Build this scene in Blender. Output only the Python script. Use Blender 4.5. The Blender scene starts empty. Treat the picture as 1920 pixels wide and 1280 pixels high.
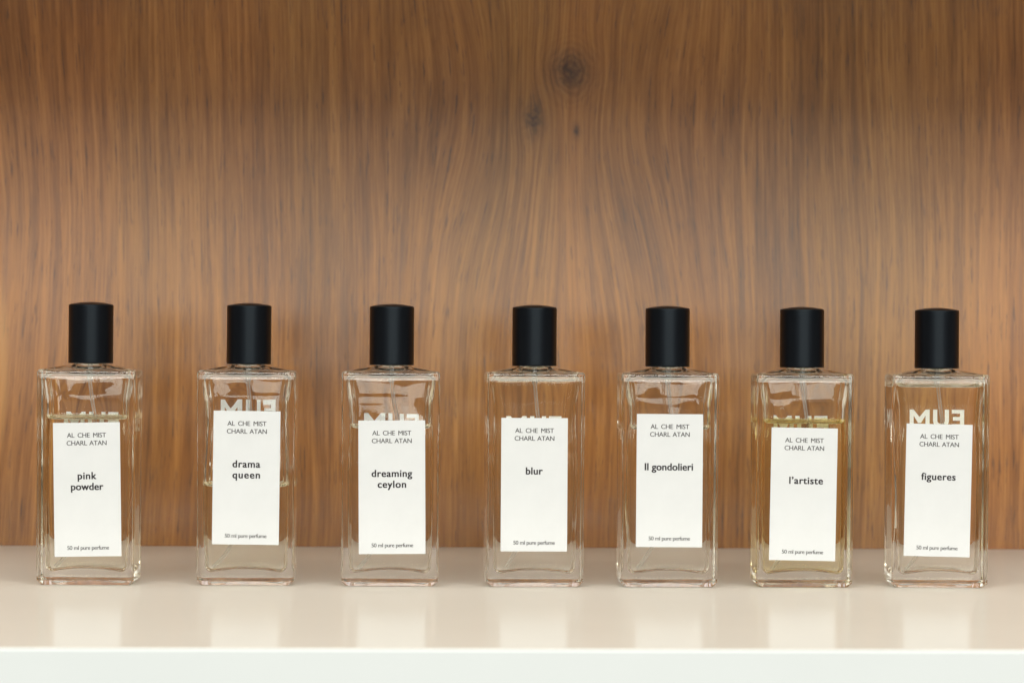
import bpy, bmesh, math, random
from mathutils import Vector, Matrix, noise

sc = bpy.context.scene
R = math.radians
MM = 0.001

# ------------------------------------------------------------------ camera
cam_d = bpy.data.cameras.new('camera')
cam = bpy.data.objects.new('camera', cam_d)
sc.collection.objects.link(cam)
cam_d.lens = 106.5
cam_d.sensor_width = 36.0
cam_d.clip_start = 0.05
cam_d.clip_end = 60.0
cam.location = (-0.050, -1.250, 0.101)
yaw, roll = R(-2.3), R(0.37)
m = Matrix.Rotation(yaw, 4, 'Z') @ Matrix.Rotation(R(90), 4, 'X') @ Matrix.Rotation(roll, 4, 'Z')
cam.rotation_euler = m.to_euler()
cam_d.dof.use_dof = True
cam_d.dof.focus_distance = 1.249
cam_d.dof.aperture_fstop = 19.0
cam_d.dof.aperture_blades = 9
sc.camera = cam

# ------------------------------------------------------------------ world: the dim warm room in front of the shelf
wd = bpy.data.worlds.new('World')
sc.world = wd
wd.use_nodes = True
wd.node_tree.nodes['Background'].inputs[0].default_value = (1.0, 0.88, 0.74, 1)
wd.node_tree.nodes['Background'].inputs[1].default_value = 0.12

# ------------------------------------------------------------------ lamps
def area(name, loc, target, sx, sy, power, col):
    d = bpy.data.lights.new(name, 'AREA')
    d.shape = 'RECTANGLE'
    d.size, d.size_y = sx, sy
    d.energy = power
    d.color = col
    o = bpy.data.objects.new(name, d)
    sc.collection.objects.link(o)
    o.location = loc
    v = Vector(target) - Vector(loc)
    o.rotation_euler = v.to_track_quat('-Z', 'Y').to_euler()
    return o
# row of windows across the room, cool daylight: the low panes stand behind the camera, the upper panes above them
area('window_light_low', (0.3, -3.0, 0.180), (0.3, 0.0, 0.180), 2.5, 0.22, 10.5, (0.97, 1.0, 0.92))
area('window_light_high', (0.3, -3.0, 1.07), (0.3, 0.0, 1.07), 4.8, 0.56, 75.0, (0.92, 0.98, 1.0))
# warm ceiling strip, cut off by the shelf above
area('ceiling_strip_light', (0.0, -1.320, 1.484), (0.0, 0.02, 0.0), 3.2, 0.05, 7.5, (1.0, 0.89, 0.70))
area('shelf_back_fill', (0.0, -2.23, 1.71), (0.0, 0.05, 0.0), 4.0, 0.36, 45.0, (1.0, 0.91, 0.72))  # added fill that brightens and warms the back of the shelf
# added soft lamp in place of a ceiling, for reflections in the glass
area('ceiling_fill', (0.0, -2.3, 2.35), (0.0, -2.3, 0.0), 6.0, 3.6, 26.0, (1.0, 0.95, 0.86))

# ------------------------------------------------------------------ render settings
vs = sc.view_settings
vs.view_transform = 'Standard'
vs.look = 'None'
vs.exposure = -0.04
vs.gamma = 1.0
vs.use_curve_mapping = False
sc.render.engine = 'CYCLES'
cy = sc.cycles
cy.max_bounces = 32
cy.transmission_bounces = 28
cy.transparent_max_bounces = 24
cy.glossy_bounces = 12
cy.diffuse_bounces = 5
cy.caustics_refractive = True
cy.caustics_reflective = True
cy.blur_glossy = 0.3
cy.sample_clamp_indirect = 16.0
cy.use_denoising = True
try:
    cy.denoiser = 'OPENIMAGEDENOISE'
    cy.denoising_input_passes = 'RGB_ALBEDO_NORMAL'
except Exception:
    pass

# ------------------------------------------------------------------ helpers
def link(o, parent=None):
    sc.collection.objects.link(o)
    if parent is not None:
        o.parent = parent
    return o

def obj_bm(name, bm, mats, parent=None, smooth=True, sharp=35):
    me = bpy.data.meshes.new(name)
    bm.to_mesh(me)
    bm.free()
    for mt in (mats if isinstance(mats, (list, tuple)) else [mats]):
        me.materials.append(mt)
    if smooth:
        for p in me.polygons:
            p.use_smooth = True
        me.set_sharp_from_angle(angle=R(sharp))
    return link(bpy.data.objects.new(name, me), parent)

class NT:
    def __init__(s, mat):
        mat.use_nodes = True
        s.nt = mat.node_tree
        s.nt.nodes.clear()
    def n(s, t, **kw):
        nd = s.nt.nodes.new(t)
        for k, v in kw.items():
            setattr(nd, k, v)
        return nd
    def put(s, sock, v):
        if isinstance(v, bpy.types.NodeSocket):
            s.nt.links.new(v, sock)
        else:
            sock.default_value = v
    def m(s, op, a, b=0.0, c=0.0):
        nd = s.n('ShaderNodeMath', operation=op)
        s.put(nd.inputs[0], a); s.put(nd.inputs[1], b); s.put(nd.inputs[2], c)
        return nd.outputs[0]
    def xyz(s, x, y, z=0.0):
        nd = s.n('ShaderNodeCombineXYZ')
        s.put(nd.inputs[0], x); s.put(nd.inputs[1], y); s.put(nd.inputs[2], z)
        return nd.outputs[0]
    def noise(s, vec, scale=1.0, detail=2.0, rough=0.5, dist=0.0):
        nd = s.n('ShaderNodeTexNoise')
        s.put(nd.inputs['Vector'], vec)
        nd.inputs['Scale'].default_value = scale
        nd.inputs['Detail'].default_value = detail
        nd.inputs['Roughness'].default_value = rough
        nd.inputs['Distortion'].default_value = dist
        return nd.outputs[0]
    def ramp(s, f, stops, interp='LINEAR'):
        nd = s.n('ShaderNodeValToRGB')
        nd.color_ramp.interpolation = interp
        e = nd.color_ramp.elements
        while len(e) < len(stops):
            e.new(0.5)
        for i, (p, c) in enumerate(stops):
            e[i].position = p
            e[i].color = (*c, 1) if len(c) == 3 else c
        s.put(nd.inputs[0], f)
        return nd.outputs[0]
    def mix(s, f, a, b, bt='MIX'):
        nd = s.n('ShaderNodeMix', data_type='RGBA', blend_type=bt)
        s.put(nd.inputs[0], f)
        for k, v in ((6, a), (7, b)):
            if isinstance(v, tuple):
                v = (*v, 1) if len(v) == 3 else v
            s.put(nd.inputs[k], v)
        return nd.outputs[2]
    def out(s, sh):
        o = s.n('ShaderNodeOutputMaterial')
        s.nt.links.new(sh, o.inputs[0])
    def bsdf(s, **kw):
        p = s.n('ShaderNodeBsdfPrincipled')
        for k, v in kw.items():
            k = k.replace('_', ' ')
            if isinstance(v, tuple) and len(v) == 3:
                v = (*v, 1)
            s.put(p.inputs[k], v)
        return p
    def bump(s, h, strength, dist):
        b = s.n('ShaderNodeBump')
        b.inputs['Strength'].default_value = strength
        b.inputs['Distance'].default_value = dist
        s.put(b.inputs['Height'], h)
        return b.outputs[0]

def new_mat(name):
    mt = bpy.data.materials.new(name)
    return mt, NT(mt)

# ------------------------------------------------------------------ materials
def mat_wood():
    mt, t = new_mat('walnut_veneer')
    tc = t.n('ShaderNodeTexCoord').outputs['Object']
    sp = t.n('ShaderNodeSeparateXYZ'); t.put(sp.inputs[0], tc)
    x, z = sp.outputs[0], sp.outputs[2]
    # slow sway of the grain
    n1 = t.m('SUBTRACT', t.noise(t.xyz(t.m('MULTIPLY', x, 5.0), t.m('MULTIPLY', z, 2.6), 3.1), 1, 2), 0.5)
    n2 = t.m('SUBTRACT', t.noise(t.xyz(t.m('MULTIPLY', x, 30.0), t.m('MULTIPLY', z, 11.0), 7.7), 1, 2), 0.5)
    x1 = t.m('ADD', x, t.m('ADD', t.m('MULTIPLY', n1, 0.022), t.m('MULTIPLY', n2, 0.0025)))
    psi = x1
    #        x       z      R2 (mm2)  eps (mm2)  z squeeze
    knots = [(0.0377, 0.2335, 150, 80, 0.85),
             (0.0195, 0.2100, 60, 36, 0.5), (0.0405, 0.2045, 9, 10, 0.5), (-0.255, 0.165, 900, 1000, 0.35)]
    # below and above the knots the fibres draw together
    cx = t.m('SUBTRACT', x, 0.030); cz = t.m('SUBTRACT', z, 0.222)
    cg = t.m('ADD', t.m('MULTIPLY', t.m('MULTIPLY', cx, cx), 480.0), t.m('MULTIPLY', t.m('MULTIPLY', cz, cz), 170.0))
    psi = t.m('ADD', psi, t.m('MULTIPLY', t.m('MULTIPLY', cx, 1.25), t.m('POWER', 2.718, t.m('MULTIPLY', cg, -1.0))))
    hx = t.m('SUBTRACT', x, 0.0377); hz = t.m('SUBTRACT', z, 0.2335)
    halo = t.m('POWER', 2.718, t.m('MULTIPLY', t.m('ADD', t.m('MULTIPLY', hx, hx), t.m('MULTIPLY', hz, hz)), -6500.0))
    dark = None
    for (kx, kz, r2, ep, sq) in knots:
        dx = t.m('SUBTRACT', x, kx)
        dz = t.m('MULTIPLY', t.m('SUBTRACT', z, kz), sq)
        rr = t.m('ADD', t.m('MULTIPLY', dx, dx), t.m('MULTIPLY', dz, dz))
        q = t.m('DIVIDE', r2 * 1e-6, t.m('ADD', rr, ep * 1e-6))
        psi = t.m('SUBTRACT', psi, t.m('MULTIPLY', dx, q))
        if r2 < 200:
            g = t.m('POWER', 2.718, t.m('MULTIPLY', rr, -1.0 / (r2 * 0.36e-6)))
            nz = t.noise(tc, 300, 4, 0.65)
            g = t.m('MULTIPLY', g, t.m('SUBTRACT', t.m('MULTIPLY', nz, 2.6), 0.45))
            dark = g if dark is None else t.m('MAXIMUM', dark, g)
    def st(fx, fz, off, det=2.0, ro=0.55):
        return t.noise(t.xyz(t.m('MULTIPLY', psi, fx), t.m('MULTIPLY', z, fz), off), 1, det, ro)
    broad = st(9, 4.5, 1.0, 3)
    med = st(90, 4.0, 5.0, 3)
    fine = st(480, 11.0, 9.0, 5, 0.75)
    pores = st(850, 40.0, 13.0, 3, 0.7)
    ring = t.m('SINE', t.m('ADD', t.m('MULTIPLY', psi, 640.0), t.m('MULTIPLY', t.noise(t.xyz(t.m('MULTIPLY', x, 20), t.m('MULTIPLY', z, 8), 21.0), 1, 2), 9.0)))
    v = t.m('ADD', t.m('MULTIPLY', t.m('SUBTRACT', broad, 0.5), 0.60), 0.5)
    v = t.m('ADD', v, t.m('MULTIPLY', t.m('SUBTRACT', med, 0.5), 0.45))
    v = t.m('ADD', v, t.m('MULTIPLY', t.m('SUBTRACT', fine, 0.5), 1.25))
    v = t.m('ADD', v, t.m('MULTIPLY', ring, 0.04))
    # growth rings round the large knot
    kr = t.m('SQRT', t.m('ADD', t.m('MULTIPLY', hx, hx), t.m('MULTIPLY', t.m('MULTIPLY', hz, hz), 0.6)))
    kw = t.m('SINE', t.m('ADD', t.m('MULTIPLY', kr, 2300.0), t.m('MULTIPLY', t.noise(tc, 70, 4, 0.65), 20.0)))
    v = t.m('ADD', v, t.m('MULTIPLY', t.m('MULTIPLY', kw, halo), 0.15))
    col = t.ramp(v, [(0.05, (0.105, 0.037, 0.009)), (0.35, (0.262, 0.102, 0.023)),
                     (0.58, (0.415, 0.174, 0.039)), (0.95, (0.615, 0.295, 0.078))])
    hue = t.ramp(st(9, 1.2, 31.0, 2), [(0.35, (1.06, 0.95, 0.90)), (0.65, (0.96, 1.03, 1.02))])
    col = t.mix(1.0, col, hue, 'MULTIPLY')
    pm = t.ramp(pores, [(0.34, (1, 1, 1)), (0.42, (0, 0, 0))])
    col = t.mix(t.m('MULTIPLY', pm, 0.62), col, (0.060, 0.034, 0.026))
    # pale sapwood patch at the left
    sx = t.m('DIVIDE', t.m('SUBTRACT', x, -0.252), 0.0165); sz = t.m('DIVIDE', t.m('SUBTRACT', z, 0.085), 0.085)
    sd = t.m('ADD', t.m('ADD', t.m('MULTIPLY', sx, sx), t.m('MULTIPLY', sz, sz)), t.m('MULTIPLY', t.m('SUBTRACT', st(60, 12, 41.0), 0.5), 1.2))
    col = t.mix(t.ramp(sd, [(0.55, (0.6, 0.6, 0.6)), (1.0, (0, 0, 0))]), col, (0.62, 0.30, 0.075))
    col = t.mix(t.m('MULTIPLY', halo, 0.5), col, (0.140, 0.050, 0.017))
    kd = t.n('ShaderNodeClamp'); t.put(kd.inputs[0], dark)
    col = t.mix(t.m('MULTIPLY', kd.outputs[0], 0.85), col, (0.040, 0.018, 0.010))
    rough = t.m('ADD', 0.13, t.m('MULTIPLY', fine, 0.10))
    h = t.m('SUBTRACT', fine, t.m('MULTIPLY', pm, 0.5))
    p = t.bsdf(Base_Color=col, Roughness=rough, Specular_IOR_Level=0.5, Normal=t.bump(h, 0.10, 0.0002))
    t.out(p.outputs[0])
    return mt

def mat_lacquer(name, lo, hi):
    mt, t = new_mat(name)
    tc = t.n('ShaderNodeTexCoord').outputs['Object']
    n = t.noise(tc, 14, 3, 0.6)
    col = t.ramp(n, [(0.3, lo), (0.7, hi)])
    sm = t.noise(tc, 70, 3, 0.7)
    dust = t.ramp(t.noise(tc, 1100, 1, 0.5), [(0.76, (0, 0, 0)), (0.80, (1, 1, 1))])
    col = t.mix(t.m('MULTIPLY', dust, 0.22), col, (0.42, 0.38, 0.33))
    ro = t.m('ADD', 0.10, t.m('MULTIPLY', sm, 0.07))
    nm = t.bump(t.noise(tc, 260, 2), 0.03, 0.0002)
    df = t.n('ShaderNodeBsdfDiffuse'); t.put(df.inputs['Color'], col); t.put(df.inputs['Normal'], nm)
    gl = t.n('ShaderNodeBsdfGlossy'); t.put(gl.inputs['Roughness'], ro); t.put(gl.inputs['Normal'], nm)
    gl.inputs['Color'].default_value = (1, 1, 1, 1)
    fr = t.n('ShaderNodeFresnel'); fr.inputs['IOR'].default_value = 1.45
    mx = t.n('ShaderNodeMixShader')
    t.put(mx.inputs[0], t.m('MULTIPLY', fr.outputs[0], 0.40))   # worn, not fully closed gloss coat
    t.put(mx.inputs[1], df.outputs[0]); t.put(mx.inputs[2], gl.outputs[0])
    t.out(mx.outputs[0])
    return mt

def mat_cap():
    mt, t = new_mat('satin_black_plastic')
    tc = t.n('ShaderNodeTexCoord').outputs['Object']
    n = t.noise(tc, 700, 2, 0.6)
    dust = t.ramp(t.noise(tc, 1500, 1, 0.5), [(0.78, (0, 0, 0)), (0.82, (1, 1, 1))])
    col = t.mix(t.m('MULTIPLY', dust, 0.25), (0.0035, 0.0042, 0.0060), (0.10, 0.10, 0.10))
    p = t.bsdf(Base_Color=col, Roughness=t.m('ADD', 0.26, t.m('MULTIPLY', n, 0.08)), Specular_IOR_Level=0.22, Specular_Tint=(0.74, 0.88, 1.0))
    t.out(p.outputs[0])
    return mt

def mat_dielectric(name, ior, col):
    mt, t = new_mat(name)
    g = t.n('ShaderNodeBsdfGlass')
    g.inputs['Color'].default_value = (*col, 1)
    g.inputs['Roughness'].default_value = 0.0
    g.inputs['IOR'].default_value = ior
    t.out(g.outputs[0])
    return mt

def mat_paper():
    mt, t = new_mat('matte_label_paper')
    tc = t.n('ShaderNodeTexCoord').outputs['Object']
    big = t.noise(tc, 90, 3, 0.6)
    fib = t.noise(tc, 2500, 2, 0.6)
    col = t.ramp(big, [(0.3, (0.615, 0.632, 0.650)), (0.7, (0.64, 0.657, 0.675))])
    h = t.m('ADD', t.m('MULTIPLY', big, 3.0), t.m('MULTIPLY', fib, 0.5))
    p = t.bsdf(Base_Color=col, Roughness=0.5, Specular_IOR_Level=0.35, Normal=t.bump(h, 0.12, 0.0002))
    t.out(p.outputs[0])
    return mt

def mat_plain(name, col, rough, spec=0.5):
    mt, t = new_mat(name)
    tc = t.n('ShaderNodeTexCoord').outputs['Object']
    n = t.noise(tc, 900, 2)
    c = t.mix(t.m('MULTIPLY', n, 0.12), col, tuple(k * 0.8 for k in col))
    p = t.bsdf(Base_Color=c, Roughness=rough, Specular_IOR_Level=spec)
    t.out(p.outputs[0])
    return mt

def mat_tube():
    # thin-walled clear plastic tubing: mostly see-through, denser where the wall is seen edge-on
    mt, t = new_mat('clear_plastic_tubing')
    tr = t.n('ShaderNodeBsdfTransparent'); tr.inputs[0].default_value = (0.965, 0.96, 0.95, 1)
    p = t.bsdf(Base_Color=(0.93, 0.92, 0.89), Roughness=0.18, Specular_IOR_Level=0.5)
    lw = t.n('ShaderNodeLayerWeight'); lw.inputs[0].default_value = 0.35
    f = t.m('ADD', 0.10, t.m('MULTIPLY', lw.outputs['Facing'], 0.80))
    mx = t.n('ShaderNodeMixShader')
    t.put(mx.inputs[0], f); t.put(mx.inputs[1], tr.outputs[0]); t.put(mx.inputs[2], p.outputs[0])
    t.out(mx.outputs[0])
    return mt

N_GLASS, N_LIQ = 1.50, 1.36
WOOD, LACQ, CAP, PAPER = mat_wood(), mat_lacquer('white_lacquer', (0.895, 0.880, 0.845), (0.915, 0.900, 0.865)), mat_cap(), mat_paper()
GLASS = mat_dielectric('clear_glass', N_GLASS, (0.999, 0.998, 0.992))
FRONT_SHADE = mat_lacquer('white_lacquer_front_shade', (0.69, 0.73, 0.745), (0.71, 0.75, 0.765))  # shelf white made darker and cooler: shade painted into the front
INK = mat_plain('black_print', (0.022, 0.018, 0.022), 0.6, 0.3)
INK_THIN = mat_plain('dark_grey_print', (0.030, 0.026, 0.028), 0.6, 0.3)
PRINT = mat_plain('white_screen_print', (0.94, 0.935, 0.92), 0.6, 0.3)
TUBE = mat_tube()
PUMP = mat_plain('grey_green_pump_plastic', (0.42, 0.43, 0.36), 0.35, 0.5)

def mat_perfume(i, col):
    side = mat_dielectric('perfume_against_glass_%d' % i, N_LIQ / N_GLASS, col)
    top = mat_dielectric('perfume_surface_%d' % i, N_LIQ, col)
    return side, top

# ------------------------------------------------------------------ setting
WALL_Y, EDGE_Y, TOP_Z = 0.2365, -0.2545, 0.304

def slab(name, x0, x1, y0, y1, z0, z1, mat, bev, segs=4, parent=None):
    bm = bmesh.new()
    bmesh.ops.create_cube(bm, size=1.0)
    for v in bm.verts:
        v.co = Vector(((x0 + x1) / 2 + v.co.x * (x1 - x0), (y0 + y1) / 2 + v.co.y * (y1 - y0), (z0 + z1) / 2 + v.co.z * (z1 - z0)))
    if bev:
        bmesh.ops.bevel(bm, geom=bm.edges[:], offset=bev, segments=segs, profile=0.5, affect='EDGES')
    o = obj_bm(name, bm, mat, parent, sharp=40)
    md = o.modifiers.new('weighted', 'WEIGHTED_NORMAL'); md.keep_sharp = True
    if parent is None:
        o['kind'] = 'structure'
    return o

slab('wall', -1.3, 1.3, WALL_Y, WALL_Y + 0.02, -0.60, 1.00, WOOD, 0)
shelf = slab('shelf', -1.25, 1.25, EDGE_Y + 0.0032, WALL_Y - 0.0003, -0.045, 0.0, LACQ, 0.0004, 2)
slab('shelf_front_shaded', -1.25, 1.25, EDGE_Y, EDGE_Y + 0.0031, -0.0452, -0.0001, FRONT_SHADE, 0.0012, 5, shelf)  # front face split off from the shelf to carry the shaded white
slab('unseen_upper_shelf', -1.25, 1.25, EDGE_Y, WALL_Y - 0.0003, TOP_Z, TOP_Z + 0.045, LACQ, 0.0022)  # unseen board added above the view to shade the wall top

# ------------------------------------------------------------------ bottle geometry (millimetres, origin at the centre of the base)
HW, HD = 20.35, 12.5

def rr(hw, hd, r):
    """rounded rectangle ring, always the same number of points"""
    pts = []
    r = min(r, hw - 0.3, hd - 0.3)
    sup = min(0.5, (hd - r) * 0.3)
    lx, ly = hw - r, hd - r
    def arc(cx, cy, a0):
        for k in range(7):
            a = a0 + math.pi / 2 * k / 6
            pts.append((cx + r * math.cos(a), cy + r * math.sin(a)))
    arc(lx, -ly, -math.pi / 2)
    for f in (-ly + sup, -ly / 2, 0, ly / 2, ly - sup): pts.append((hw, f))
    arc(lx, ly, 0)
    for f in (lx - sup, lx * .75, lx * .5, lx * .25, 0, -lx * .25, -lx * .5, -lx * .75, -lx + sup): pts.append((f, hd))
    arc(-lx, ly, math.pi / 2)
    for f in (ly - sup, ly / 2, 0, -ly / 2, -ly + sup): pts.append((-hw, f))
    arc(-lx, -ly, math.pi)
    for f in (-lx + sup, -lx * .75, -lx * .5, -lx * .25, 0, lx * .25, lx * .5, lx * .75, lx - sup): pts.append((f, -hd))
    return pts

def circ(rad, ref):
    out = []
    for (x, y) in ref:
        a = math.atan2(y / HD, x / HW)
        # ease the corner bunching
        out.append((rad * math.cos(a), rad * math.sin(a)))
    return out

def lerp2(a, b, t):
    return [(p[0] + (q[0] - p[0]) * t, p[1] + (q[1] - p[1]) * t) for p, q in zip(a, b)]

def ring3(pts, z):
    return [Vector((p[0], p[1], z)) for p in pts]

def outer_rings():
    L = []
    L.append(ring3(rr(HW - 2.1, HD - 1.9, 1.3), 0.0))
    L.append(ring3(rr(HW - 1.9, HD - 1.7, 1.3), 0.12))
    L.append(ring3(rr(HW - 0.45, HD - 0.12, 1.25), 1.75))
    L.append(ring3(rr(HW - 0.38, HD - 0.02, 1.25), 1.95))
    for z in (2.4, 8, 20, 34, 48, 62, 76, 84, 86.4):
        t = (z - 2) / 86
        L.append(ring3(rr(HW - 0.36 * (1 - t), HD, 1.25), z))
    # rounded top edge
    for k in range(1, 7):
        a = math.pi / 2 * k / 6
        L.append(ring3(rr(HW - 1.5 * (1 - math.cos(a)), HD - 1.5 * (1 - math.cos(a)), 1.3), 86.9 + 1.45 * math.sin(a)))
    base = rr(HW - 1.5, HD - 1.5, 1.3)
    nk = circ(7.0, base)
    for t, z in ((0.06, 88.43), (0.25, 88.85), (0.45, 89.35), (0.65, 89.8), (0.82, 90.1), (0.94, 90.3)):
        L.append(ring3(lerp2(base, nk, t), z))
    for rad, z in ((6.7, 90.5), (6.45, 90.9), (6.4, 92.0), (6.4, 97.5), (6.2, 98.0)):
        L.append(ring3(circ(rad, base), z))
    return L

def cavity_rings(seed):
    """from the floor of the cavity to the mouth of the neck; the wall waves like blown glass"""
    rnd = random.Random(seed)
    ph = [rnd.uniform(0, 6.28) for _ in range(6)]
    prof = [(9.5, 3.5, 2.8), (20, 3.0, 2.5), (34, 2.7, 2.4), (46, 2.6, 2.4), (58, 2.85, 2.5), (68, 3.3, 2.75), (75, 3.1, 2.7), (80, 2.4, 2.35), (83.2, 1.95, 2.15)]
    def wall(z):
        for (a, b) in zip(prof, prof[1:]):
            if z <= b[0]:
                t = (z - a[0]) / (b[0] - a[0]); t = max(0, t); t = t * t * (3 - 2 * t)
                return a[1] + (b[1] - a[1]) * t, a[2] + (b[2] - a[2]) * t
        return prof[-1][1:]
    L = []
    w0, d0 = wall(9.5)
    floor = 5.0
    def arch(p, amt):
        return amt * max(0.0, 1 - (p[0] / (HW - w0 - 2)) ** 2)
    # floor, pushed up in the middle
    base = rr(HW - w0 - 3.2, HD - d0 - 3.2, 2.5)
    for f in (0.02, 0.25, 0.5, 0.75):
        pts = [(p[0] * f, p[1] * f) for p in base]
        L.append([Vector((p[0], p[1], floor + arch(p, 1.9))) for p in pts])
    for k in range(0, 6):
        a = math.pi / 2 * k / 5
        r = 3.2
        pts = rr(HW - w0 - r * (1 - math.sin(a)), HD - d0 - r * (1 - math.sin(a)), 4.0)
        zz = floor + r * (1 - math.cos(a))
        L.append([Vector((p[0], p[1], zz + arch(p, 1.9) * (1 - k / 5))) for p in pts])
    z = 10.0
    while z < 83.3:
        w, d = wall(z)
        pts = rr(HW - w, HD - d, 4.0)
        o = []
        for p in pts:
            s = Vector((p[0] * 0.11 + ph[0], p[1] * 0.11 + ph[1], z * 0.05 + ph[2]))
            k = noise.noise(s) * 0.55
            n = Vector((p[0] / HW, p[1] / HD, 0)).normalized()
            env = min(1, (z - 9) / 10, (84.5 - z) / 8)
            o.append(Vector((p[0] + n.x * k * env, p[1] + n.y * k * 0.6 * env, z)))
        L.append(o)
        z += 1.6
    # inner shoulder
    w, d = wall(83.2)
    for k in range(0, 6):
        a = math.pi / 2 * k / 6
        r = 3.0
        L.append(ring3(rr(HW - w - r * (1 - math.cos(a)), HD - d - r * 0.8 * (1 - math.cos(a)), 4.0), 84.7 + 2.5 * math.sin(a)))
    top = rr(HW - w - 3.0, HD - d - 2.4, 4.0)
    nk = circ(4.6, top)
    for t, zz in ((0.12, 87.24), (0.35, 87.38), (0.6, 87.65), (0.82, 88.1), (0.95, 88.7)):
        L.append(ring3(lerp2(top, nk, t), zz))
    for rad, zz in ((4.4, 89.6), (4.3, 91), (4.3, 97.5), (4.5, 98.0)):
        L.append(ring3(circ(rad, top), zz))
    return L

def split_at(rings, lev):
    """cut the cavity at liquid level; both halves share the cut ring exactly"""
    lo, hi = [], []
    cut = None
    for i, rg in enumerate(rings):
        zmin = min(v.z for v in rg)
        if zmin < lev - 0.05 and i < len(rings) - 8:
            lo.append(rg)
        else:
            hi.append(rg)
    a, b = lo[-1], hi[0]
    za, zb = a[0].z, b[0].z
    t = (lev - za) / (zb - za)
    cut = [p.lerp(q, t) for p, q in zip(a, b)]
    if abs(zb - lev) < 0.12:
        hi = hi[1:]
    return lo + [cut], [cut] + hi

def loft(bm, rings, mat=0, flip=False, cap0=False, cap1=False):
    vr = [[bm.verts.new(v * MM) for v in rg] for rg in rings]
    n = len(rings[0])
    def face(vs):
        f = bm.faces.new(vs[::-1] if flip else vs)
        f.material_index = mat
        return f
    for a, b in zip(vr, vr[1:]):
        for k in range(n):
            j = (k + 1) % n
            face([a[k], a[j], b[j], b[k]])
    for flag, rg, order in ((cap0, vr[0], -1), (cap1, vr[-1], 1)):
        if flag:
            c = Vector((0, 0, 0))
            for v in rg: c += v.co
            cv = bm.verts.new(c / n)
            for k in range(n):
                j = (k + 1) % n
                face([rg[k], rg[j], cv] if order == 1 else [rg[j], rg[k], cv])
    return vr

def lathe_bm(profile, segs=48, bm=None, mat=0):
    """closed profile of (r, z) in mm, outside travelled upwards"""
    bm = bm or bmesh.new()
    rings = []
    for (r, z) in profile:
        if r < 1e-6:
            rings.append([bm.verts.new((0, 0, z * MM))])
        else:
            rings.append([bm.verts.new((r * math.cos(2 * math.pi * k / segs) * MM, r * math.sin(2 * math.pi * k / segs) * MM, z * MM)) for k in range(segs)])
    pairs = list(zip(rings, rings[1:]))
    for a, b in pairs:
        for k in range(segs):
            j = (k + 1) % segs
            if len(a) == 1 and len(b) == 1: continue
            if len(a) == 1: f = bm.faces.new([a[0], b[j], b[k]])
            elif len(b) == 1: f = bm.faces.new([a[k], a[j], b[0]])
            else: f = bm.faces.new([a[k], a[j], b[j], b[k]])
            f.material_index = mat
    return bm

def weighted(o):
    md = o.modifiers.new('weighted', 'WEIGHTED_NORMAL')
    md.keep_sharp = True
    md.weight = 50

def make_glass(parent, upper):
    bm = bmesh.new()
    o = outer_rings()
    # underside: shallow push-up
    base = rr(HW - 4.0, HD - 3.6, 1.5)
    under = [ring3([(p[0] * .5, p[1] * .5) for p in base], 0.85), ring3(base, 0.55), ring3(rr(HW - 3.0, HD - 2.8, 1.4), 0.05)]
    vo = loft(bm, under + o, cap0=True)
    vi = loft(bm, upper, flip=True)
    n = len(o[0])
    for k in range(n):                                  # lip of the neck
        j = (k + 1) % n
        bm.faces.new([vo[-1][k], vo[-1][j], vi[-1][j], vi[-1][k]])
    ob = obj_bm('glass_body', bm, GLASS, parent, sharp=50)
    weighted(ob)
    return ob

def make_liquid(parent, lower, mats):
    bm = bmesh.new()
    cut = lower[-1]
    c = Vector((0, 0, cut[0].z))
    top = [cut]
    # meniscus: the surface climbs the wall of the glass
    for inset, dz in ((0.03, -0.25), (0.08, -0.52), (0.18, -0.82), (0.35, -1.15), (0.6, -1.45), (0.95, -1.70), (1.4, -1.88), (2.0, -2.0), (2.8, -2.06)):
        rg = []
        for v in cut:
            hx = max(abs(p.x) for p in cut); hy = max(abs(p.y) for p in cut)
            rg.append(Vector((v.x * (1 - inset / hx), v.y * (1 - inset / hy), v.z + dz)))
        top.append(rg)
    vr = loft(bm, lower, mat=0, cap0=True)
    # top sheet shares the contact ring
    prev = vr[-1]
    n = len(cut)
    for rg in top[1:]:
        cur = [bm.verts.new(v * MM) for v in rg]
        for k in range(n):
            j = (k + 1) % n
            f = bm.faces.new([prev[k], prev[j], cur[j], cur[k]]); f.material_index = 1
        prev = cur
    for s in (0.66, 0.33):
        cur = [bm.verts.new((v.co.x * s / (1 if s == 0.66 else 0.66), v.co.y * s / (1 if s == 0.66 else 0.66), v.co.z)) for v in prev]
        for k in range(n):
            j = (k + 1) % n
            f = bm.faces.new([prev[k], prev[j], cur[j], cur[k]]); f.material_index = 1
        prev = cur
    cv = bm.verts.new((0, 0, prev[0].co.z))
    for k in range(n):
        f = bm.faces.new([prev[k], prev[(k + 1) % n], cv]); f.material_index = 1
    return obj_bm('perfume', bm, list(mats), parent, sharp=50)

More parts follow.
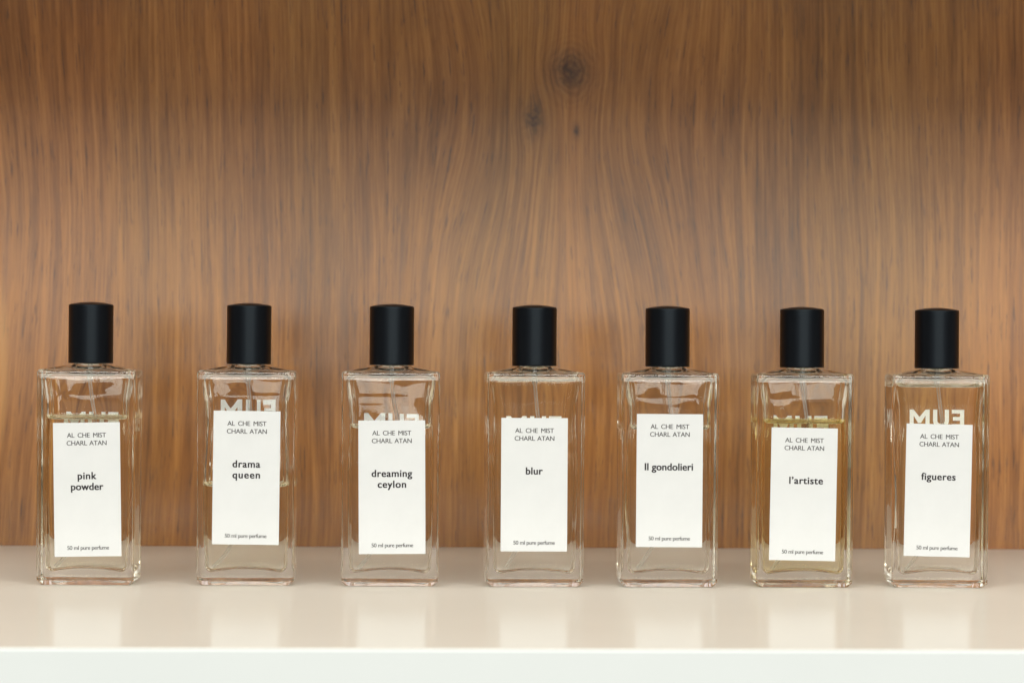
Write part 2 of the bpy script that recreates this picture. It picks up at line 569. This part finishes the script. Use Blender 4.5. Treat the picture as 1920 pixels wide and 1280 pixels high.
def make_cap(parent, spin):
    z0 = 90.75
    R0 = 9.22
    pr = [(7.5, 20.5), (7.5, 0.35), (7.7, 0.0), (R0 - 0.3, 0.0), (R0 - 0.06, 0.1), (R0, 0.32), (R0, 0.9), (R0, 12), (R0, 23.2), (R0, 23.75)]
    for k in range(1, 6):
        a = math.pi / 2 * k / 5 * 0.9
        pr.append((R0 - 0.62 * (1 - math.cos(a)), 23.75 + 0.62 * math.sin(a)))
    for f in (0.86, 0.7, 0.5, 0.25, 0.0):
        pr.append(((R0 - 0.6) * f, 24.38 + 1.0 * (1 - f * f)))
    pr.insert(0, (0, 20.5))
    bm = lathe_bm([(r, z + z0) for r, z in pr], 72)
    o = obj_bm('cap', bm, CAP, parent, sharp=60)
    weighted(o)
    o.rotation_euler = (R(random.uniform(-0.2, 0.2)), R(random.uniform(-0.2, 0.2)), spin)
    return o

def tube_bm(path, rad, segs=14):
    bm = bmesh.new()
    P = [Vector(p) for p in path]
    # Catmull-Rom
    Q = []
    for i in range(len(P) - 1):
        a, b, c, d = P[max(i - 1, 0)], P[i], P[i + 1], P[min(i + 2, len(P) - 1)]
        for s in range(6):
            t = s / 6
            Q.append(0.5 * ((2 * b) + (c - a) * t + (2 * a - 5 * b + 4 * c - d) * t * t + (3 * b - a - 3 * c + d) * t ** 3))
    Q.append(P[-1])
    prev = None
    for i, q in enumerate(Q):
        d = (Q[min(i + 1, len(Q) - 1)] - Q[max(i - 1, 0)]).normalized()
        u = d.cross(Vector((0, 1, 0))).normalized(); v = d.cross(u)
        ring = [bm.verts.new((q + (u * math.cos(2 * math.pi * k / segs) + v * math.sin(2 * math.pi * k / segs)) * rad) * MM) for k in range(segs)]
        if prev:
            for k in range(segs):
                j = (k + 1) % segs
                bm.faces.new([prev[k], prev[j], ring[j], ring[k]])
        prev = ring
    return bm

def make_pump(parent, sway, foot):
    bm = lathe_bm([(0, 87.6), (1.2, 87.6), (3.2, 88.6), (3.3, 89.0), (3.3, 99.0), (3.0, 99.5), (0, 99.5)], 32)
    pump = obj_bm('spray_pump', bm, PUMP, parent, sharp=40)
    bm = lathe_bm([(0.85, 83.4), (1.12, 83.4), (1.18, 84.2), (1.18, 87.55)], 24)
    obj_bm('tube_socket', bm, TUBE, pump, sharp=40)
    path = [(0, 0, 86.5), (0.05, 0, 83.5), (0.5 * sway, 0, 79.5), (1.3 * sway, 0.3, 74), (2.4 * sway, 0.8, 67), (3.4 * sway, 1.0, 56),
            (3.0 * sway, 1.0, 42), (-0.8, 0.6, 27), (-8.2, 0.2, 13.0), (foot, 0.0, 6.6)]
    obj_bm('dip_tube', tube_bm(path, 0.74), TUBE, pump, sharp=60)
    return pump

# ------------------------------------------------------------------ lettering
def text_mesh(name, body, width, height, bold, ref, tracking_word=1.0, strike=()):
    """flat lettering, mm; scaled so that the letters `ref` are `height` tall and the line is `width` long"""
    c = bpy.data.curves.new(name, 'FONT')
    c.size = 1.0
    c.offset = bold
    c.resolution_u = 4
    c.space_word = tracking_word
    def mesh_of(txt, track):
        c.body = txt; c.space_character = track
        o = bpy.data.objects.new('tmp', c)
        sc.collection.objects.link(o)
        dg = bpy.context.evaluated_depsgraph_get()
        dg.update()
        me = bpy.data.meshes.new_from_object(o.evaluated_get(dg), depsgraph=dg)
        bpy.data.objects.remove(o)
        return me
    def ext(me):
        xs = [v.co.x for v in me.vertices]; ys = [v.co.y for v in me.vertices]
        return min(xs), max(xs), min(ys), max(ys)
    e = ext(mesh_of(ref, 1.0)); s = height / (e[3] - 0.0)
    def w(tr):
        e = ext(mesh_of(body, tr)); return (e[1] - e[0]) * s
    w1, w2 = w(1.0), w(1.3)
    tr = 1.0 + 0.3 * (width - w1) / (w2 - w1)
    tr = max(0.85, min(1.6, tr))
    me = mesh_of(body, tr)
    e = ext(me)
    sx = width / (e[1] - e[0])
    for v in me.vertices:
        v.co = Vector(((v.co.x - (e[0] + e[1]) / 2) * sx * MM, 0, v.co.y * s * MM))
    if strike:                                          # heavier strokes: the outline struck again, slightly shifted
        bm = bmesh.new()
        for k, (ox, oz) in enumerate(strike):
            m2 = me.copy()
            m2.transform(Matrix.Translation((ox * MM, -0.004 * k * MM, oz * MM)))
            bm.from_mesh(m2)
        bm.to_mesh(me)
        bm.free()
    me.materials.clear()
    me.name = name
    return me

LW, LH = 27.4, 54.8
BRAND1 = text_mesh('brand_text', 'AL CHE MIST', 16.0, 1.86, 0.0, 'H', 1.7, [(-.03, 0), (.03, 0)])
BRAND2 = text_mesh('brand_text', 'CHARL ATAN', 16.35, 1.86, 0.0, 'H', 1.35, [(-.03, 0), (.03, 0)])
VOLUME = text_mesh('volume_text', '50 ml pure perfume', 17.1, 1.62, 0.0, '0', 1.15, [(-.025, 0), (.025, 0)])

def make_label(parent, cx, cz, rot, names, seed):
    rnd = random.Random(seed)
    bm = bmesh.new()
    nx, nz, th = 8, 16, 0.09
    # sheet with slight unevenness, real thickness
    grid = {}
    for layer, y in ((0, -th), (1, 0.0)):
        for i in range(nx + 1):
            for k in range(nz + 1):
                x = -LW / 2 + LW * i / nx; z = -LH / 2 + LH * k / nz
                w = 0.018 * noise.noise(Vector((x * 0.12 + seed * 3, z * 0.12, 0))) if layer == 0 else 0
                grid[layer, i, k] = bm.verts.new(Vector((x, y + w, z)) * MM)
    for i in range(nx):
        for k in range(nz):
            bm.faces.new([grid[0, i, k], grid[0, i + 1, k], grid[0, i + 1, k + 1], grid[0, i, k + 1]])
            bm.faces.new([grid[1, i, k], grid[1, i, k + 1], grid[1, i + 1, k + 1], grid[1, i + 1, k]])
    for i in range(nx):
        for k, s in ((0, 1), (nz, -1)):
            q = [grid[0, i, k], grid[1, i, k], grid[1, i + 1, k], grid[0, i + 1, k]]
            bm.faces.new(q[::s])
    for k in range(nz):
        for i, s in ((0, -1), (nx, 1)):
            q = [grid[0, i, k], grid[1, i, k], grid[1, i, k + 1], grid[0, i, k + 1]]
            bm.faces.new(q[::s])
    lab = obj_bm('label', bm, PAPER, parent, sharp=30)
    lab.location = (cx * MM, -(HD + 0.035) * MM, cz * MM)
    lab.rotation_euler = (0, R(rot), 0)
    def place(me, mat, dx, base):
        o = link(bpy.data.objects.new(me.name.split('.')[0], me), lab)
        if not me.materials: me.materials.append(mat)
        o.location = (dx * MM, -(th + 0.045) * MM, (LH / 2 - base) * MM)
    place(BRAND1, INK_THIN, 0.0, 6.1)
    place(BRAND2, INK_THIN, 0.0, 9.3)
    for i, (word, wid, dx) in enumerate(names):
        place(text_mesh('name_text', word, wid - 0.2, 2.85, 0.0, 'l', 1.0, [(-.12, -.05), (-.12, .05), (-.04, .05), (.04, -.05), (.12, -.05), (.12, .05)]), INK, dx, 23.15 + 4.45 * i)
    place(VOLUME, INK_THIN, 0.1, 52.0)
    return lab

def make_back_print(parent, ztop, dx):
    """three bold white capitals on the back of the glass, seen from behind"""
    H, S = 7.6, 1.75
    polys = []
    x = -11.55
    w = 8.6                                             # M
    polys += [[(x, 0), (x + S, 0), (x + S, H), (x, H)], [(x + w - S, 0), (x + w, 0), (x + w, H), (x + w - S, H)],
              [(x + S, H), (x + S, H - 2.6), (x + w / 2 - 0.6, H - 5.6), (x + w / 2, H - 5.6), (x + w / 2, H - 3.1)],
              [(x + w - S, H), (x + w / 2, H - 3.1), (x + w / 2, H - 5.6), (x + w / 2 + 0.6, H - 5.6), (x + w - S, H - 2.6)]]
    x += w + 1.4
    w = 6.6                                             # U
    outl, inn = [], []
    for k in range(13):
        a = math.pi + math.pi * k / 12
        outl.append((x + w / 2 + w / 2 * math.cos(a), 3.0 + 3.0 * math.sin(a)))
        inn.append((x + w / 2 + (w / 2 - S) * math.cos(a), 3.0 + (3.0 - S) * math.sin(a)))
    outl = [(x, H)] + outl + [(x + w, H)]
    inn = [(x + S, H)] + inn + [(x + w - S, H)]
    for k in range(len(outl) - 1):
        polys.append([outl[k], outl[k + 1], inn[k + 1], inn[k]])
    x += w + 1.2
    w = 5.3                                             # E, mirrored
    polys += [[(x + w - S, 0), (x + w, 0), (x + w, H), (x + w - S, H)], [(x, H - 1.6), (x + w - S, H - 1.6), (x + w - S, H), (x, H)],
              [(x + 0.5, 3.05), (x + w - S, 3.05), (x + w - S, 4.6), (x + 0.5, 4.6)], [(x, 0), (x + w - S, 0), (x + w - S, 1.6), (x, 1.6)]]
    bm = bmesh.new()
    for p in polys:
        bm.faces.new([bm.verts.new(Vector(((q[0] + dx), 0, q[1])) * MM) for q in p])
    o = obj_bm('back_lettering', bm, PRINT, parent, smooth=False)
    o.location = (0, (HD + 0.06) * MM, (ztop - H) * MM)
    return o

# ------------------------------------------------------------------ the seven bottles
CLEAR = (0.997, 0.993, 0.968)
PALE = (0.996, 0.987, 0.935)
GOLD = (0.994, 0.964, 0.82)
bottles = [
    # x, y, rot, liquid level, liquid colour, label (cx, cz, rot), name lines, back print (z, dx), tube (sway, foot)
    (-0.1740, 0.0096, -2.2, 69.8, PALE, (0.8, 39.2, -1.1), [('pink', 7.7, 0), ('powder', 13.3, 0)], (70.3, 0.0), (1.0, -13.6),
     'glass perfume bottle labelled pink powder, first in the row', 1),
    (-0.1088, 0.0095, -0.7, 42.5, PALE, (0.2, 44.3, 0.43), [('drama', 11.4, 0), ('queen', 11.3, 0)], (75.2, -0.3), (0.5, -14.2),
     'glass perfume bottle labelled drama queen, only about half full', 2),
    (-0.0494, 0.0078, -1.2, 66.8, CLEAR, (0.7, 40.8, -0.55), [('dreaming', 16.7, 0), ('ceylon', 11.7, 0)], (70.4, 0.0), (1.1, -13.4),
     'glass perfume bottle labelled dreaming ceylon, left of the blur bottle', 3),
    (0.0099, 0.0074, 1.0, 86.5, CLEAR, (-0.6, 42.1, 0.0), [('blur', 7.0, 0)], (69.8, 0.3), (0.7, -12.0),
     'glass perfume bottle labelled blur, filled to the shoulder, middle of the row', 4),
    (0.0656, 0.0082, 0.0, 66.9, CLEAR, (-0.2, 44.0, 0.1), [('Il gondolieri', 20.0, -0.3)], (68.0, 0.0), (0.9, -13.2),
     'glass perfume bottle labelled Il gondolieri, no white print showing above its label', 5),
    (0.1219, 0.0091, -1.2, 69.6, GOLD, (-0.6, 38.6, 0.8), [("l\u2019artiste", 14.0, 1.0)], (70.3, 0.2), (1.0, -13.0),
     "glass perfume bottle labelled l'artiste, the most golden perfume of the row", 6),
    (0.1786, 0.0099, -1.7, 85.0, CLEAR, (-1.0, 40.4, 1.0), [('figueres', 14.3, 0)], (73.4, 1.0), (0.9, -13.4),
     'glass perfume bottle labelled figueres, nearly full, last in the row', 7),
]
random.seed(5)
for (x, y, rot, lev, lcol, lab, names, bp, tb, text, seed) in bottles:
    root = link(bpy.data.objects.new('perfume_bottle', None))
    root.empty_display_size = 0.02
    root.location = (x, y, 0.00012)
    root.rotation_euler = (0, 0, R(rot))
    root['label'] = text
    root['category'] = 'perfume bottle'
    root['group'] = 'perfume bottles in a row on the shelf'
    lower, upper = split_at(cavity_rings(seed), lev)
    make_glass(root, upper)
    make_liquid(root, lower, mat_perfume(seed, lcol))
    make_cap(root, R(40 * seed))
    make_pump(root, *tb)
    make_label(root, *lab, names, seed)
    make_back_print(root, *bp)
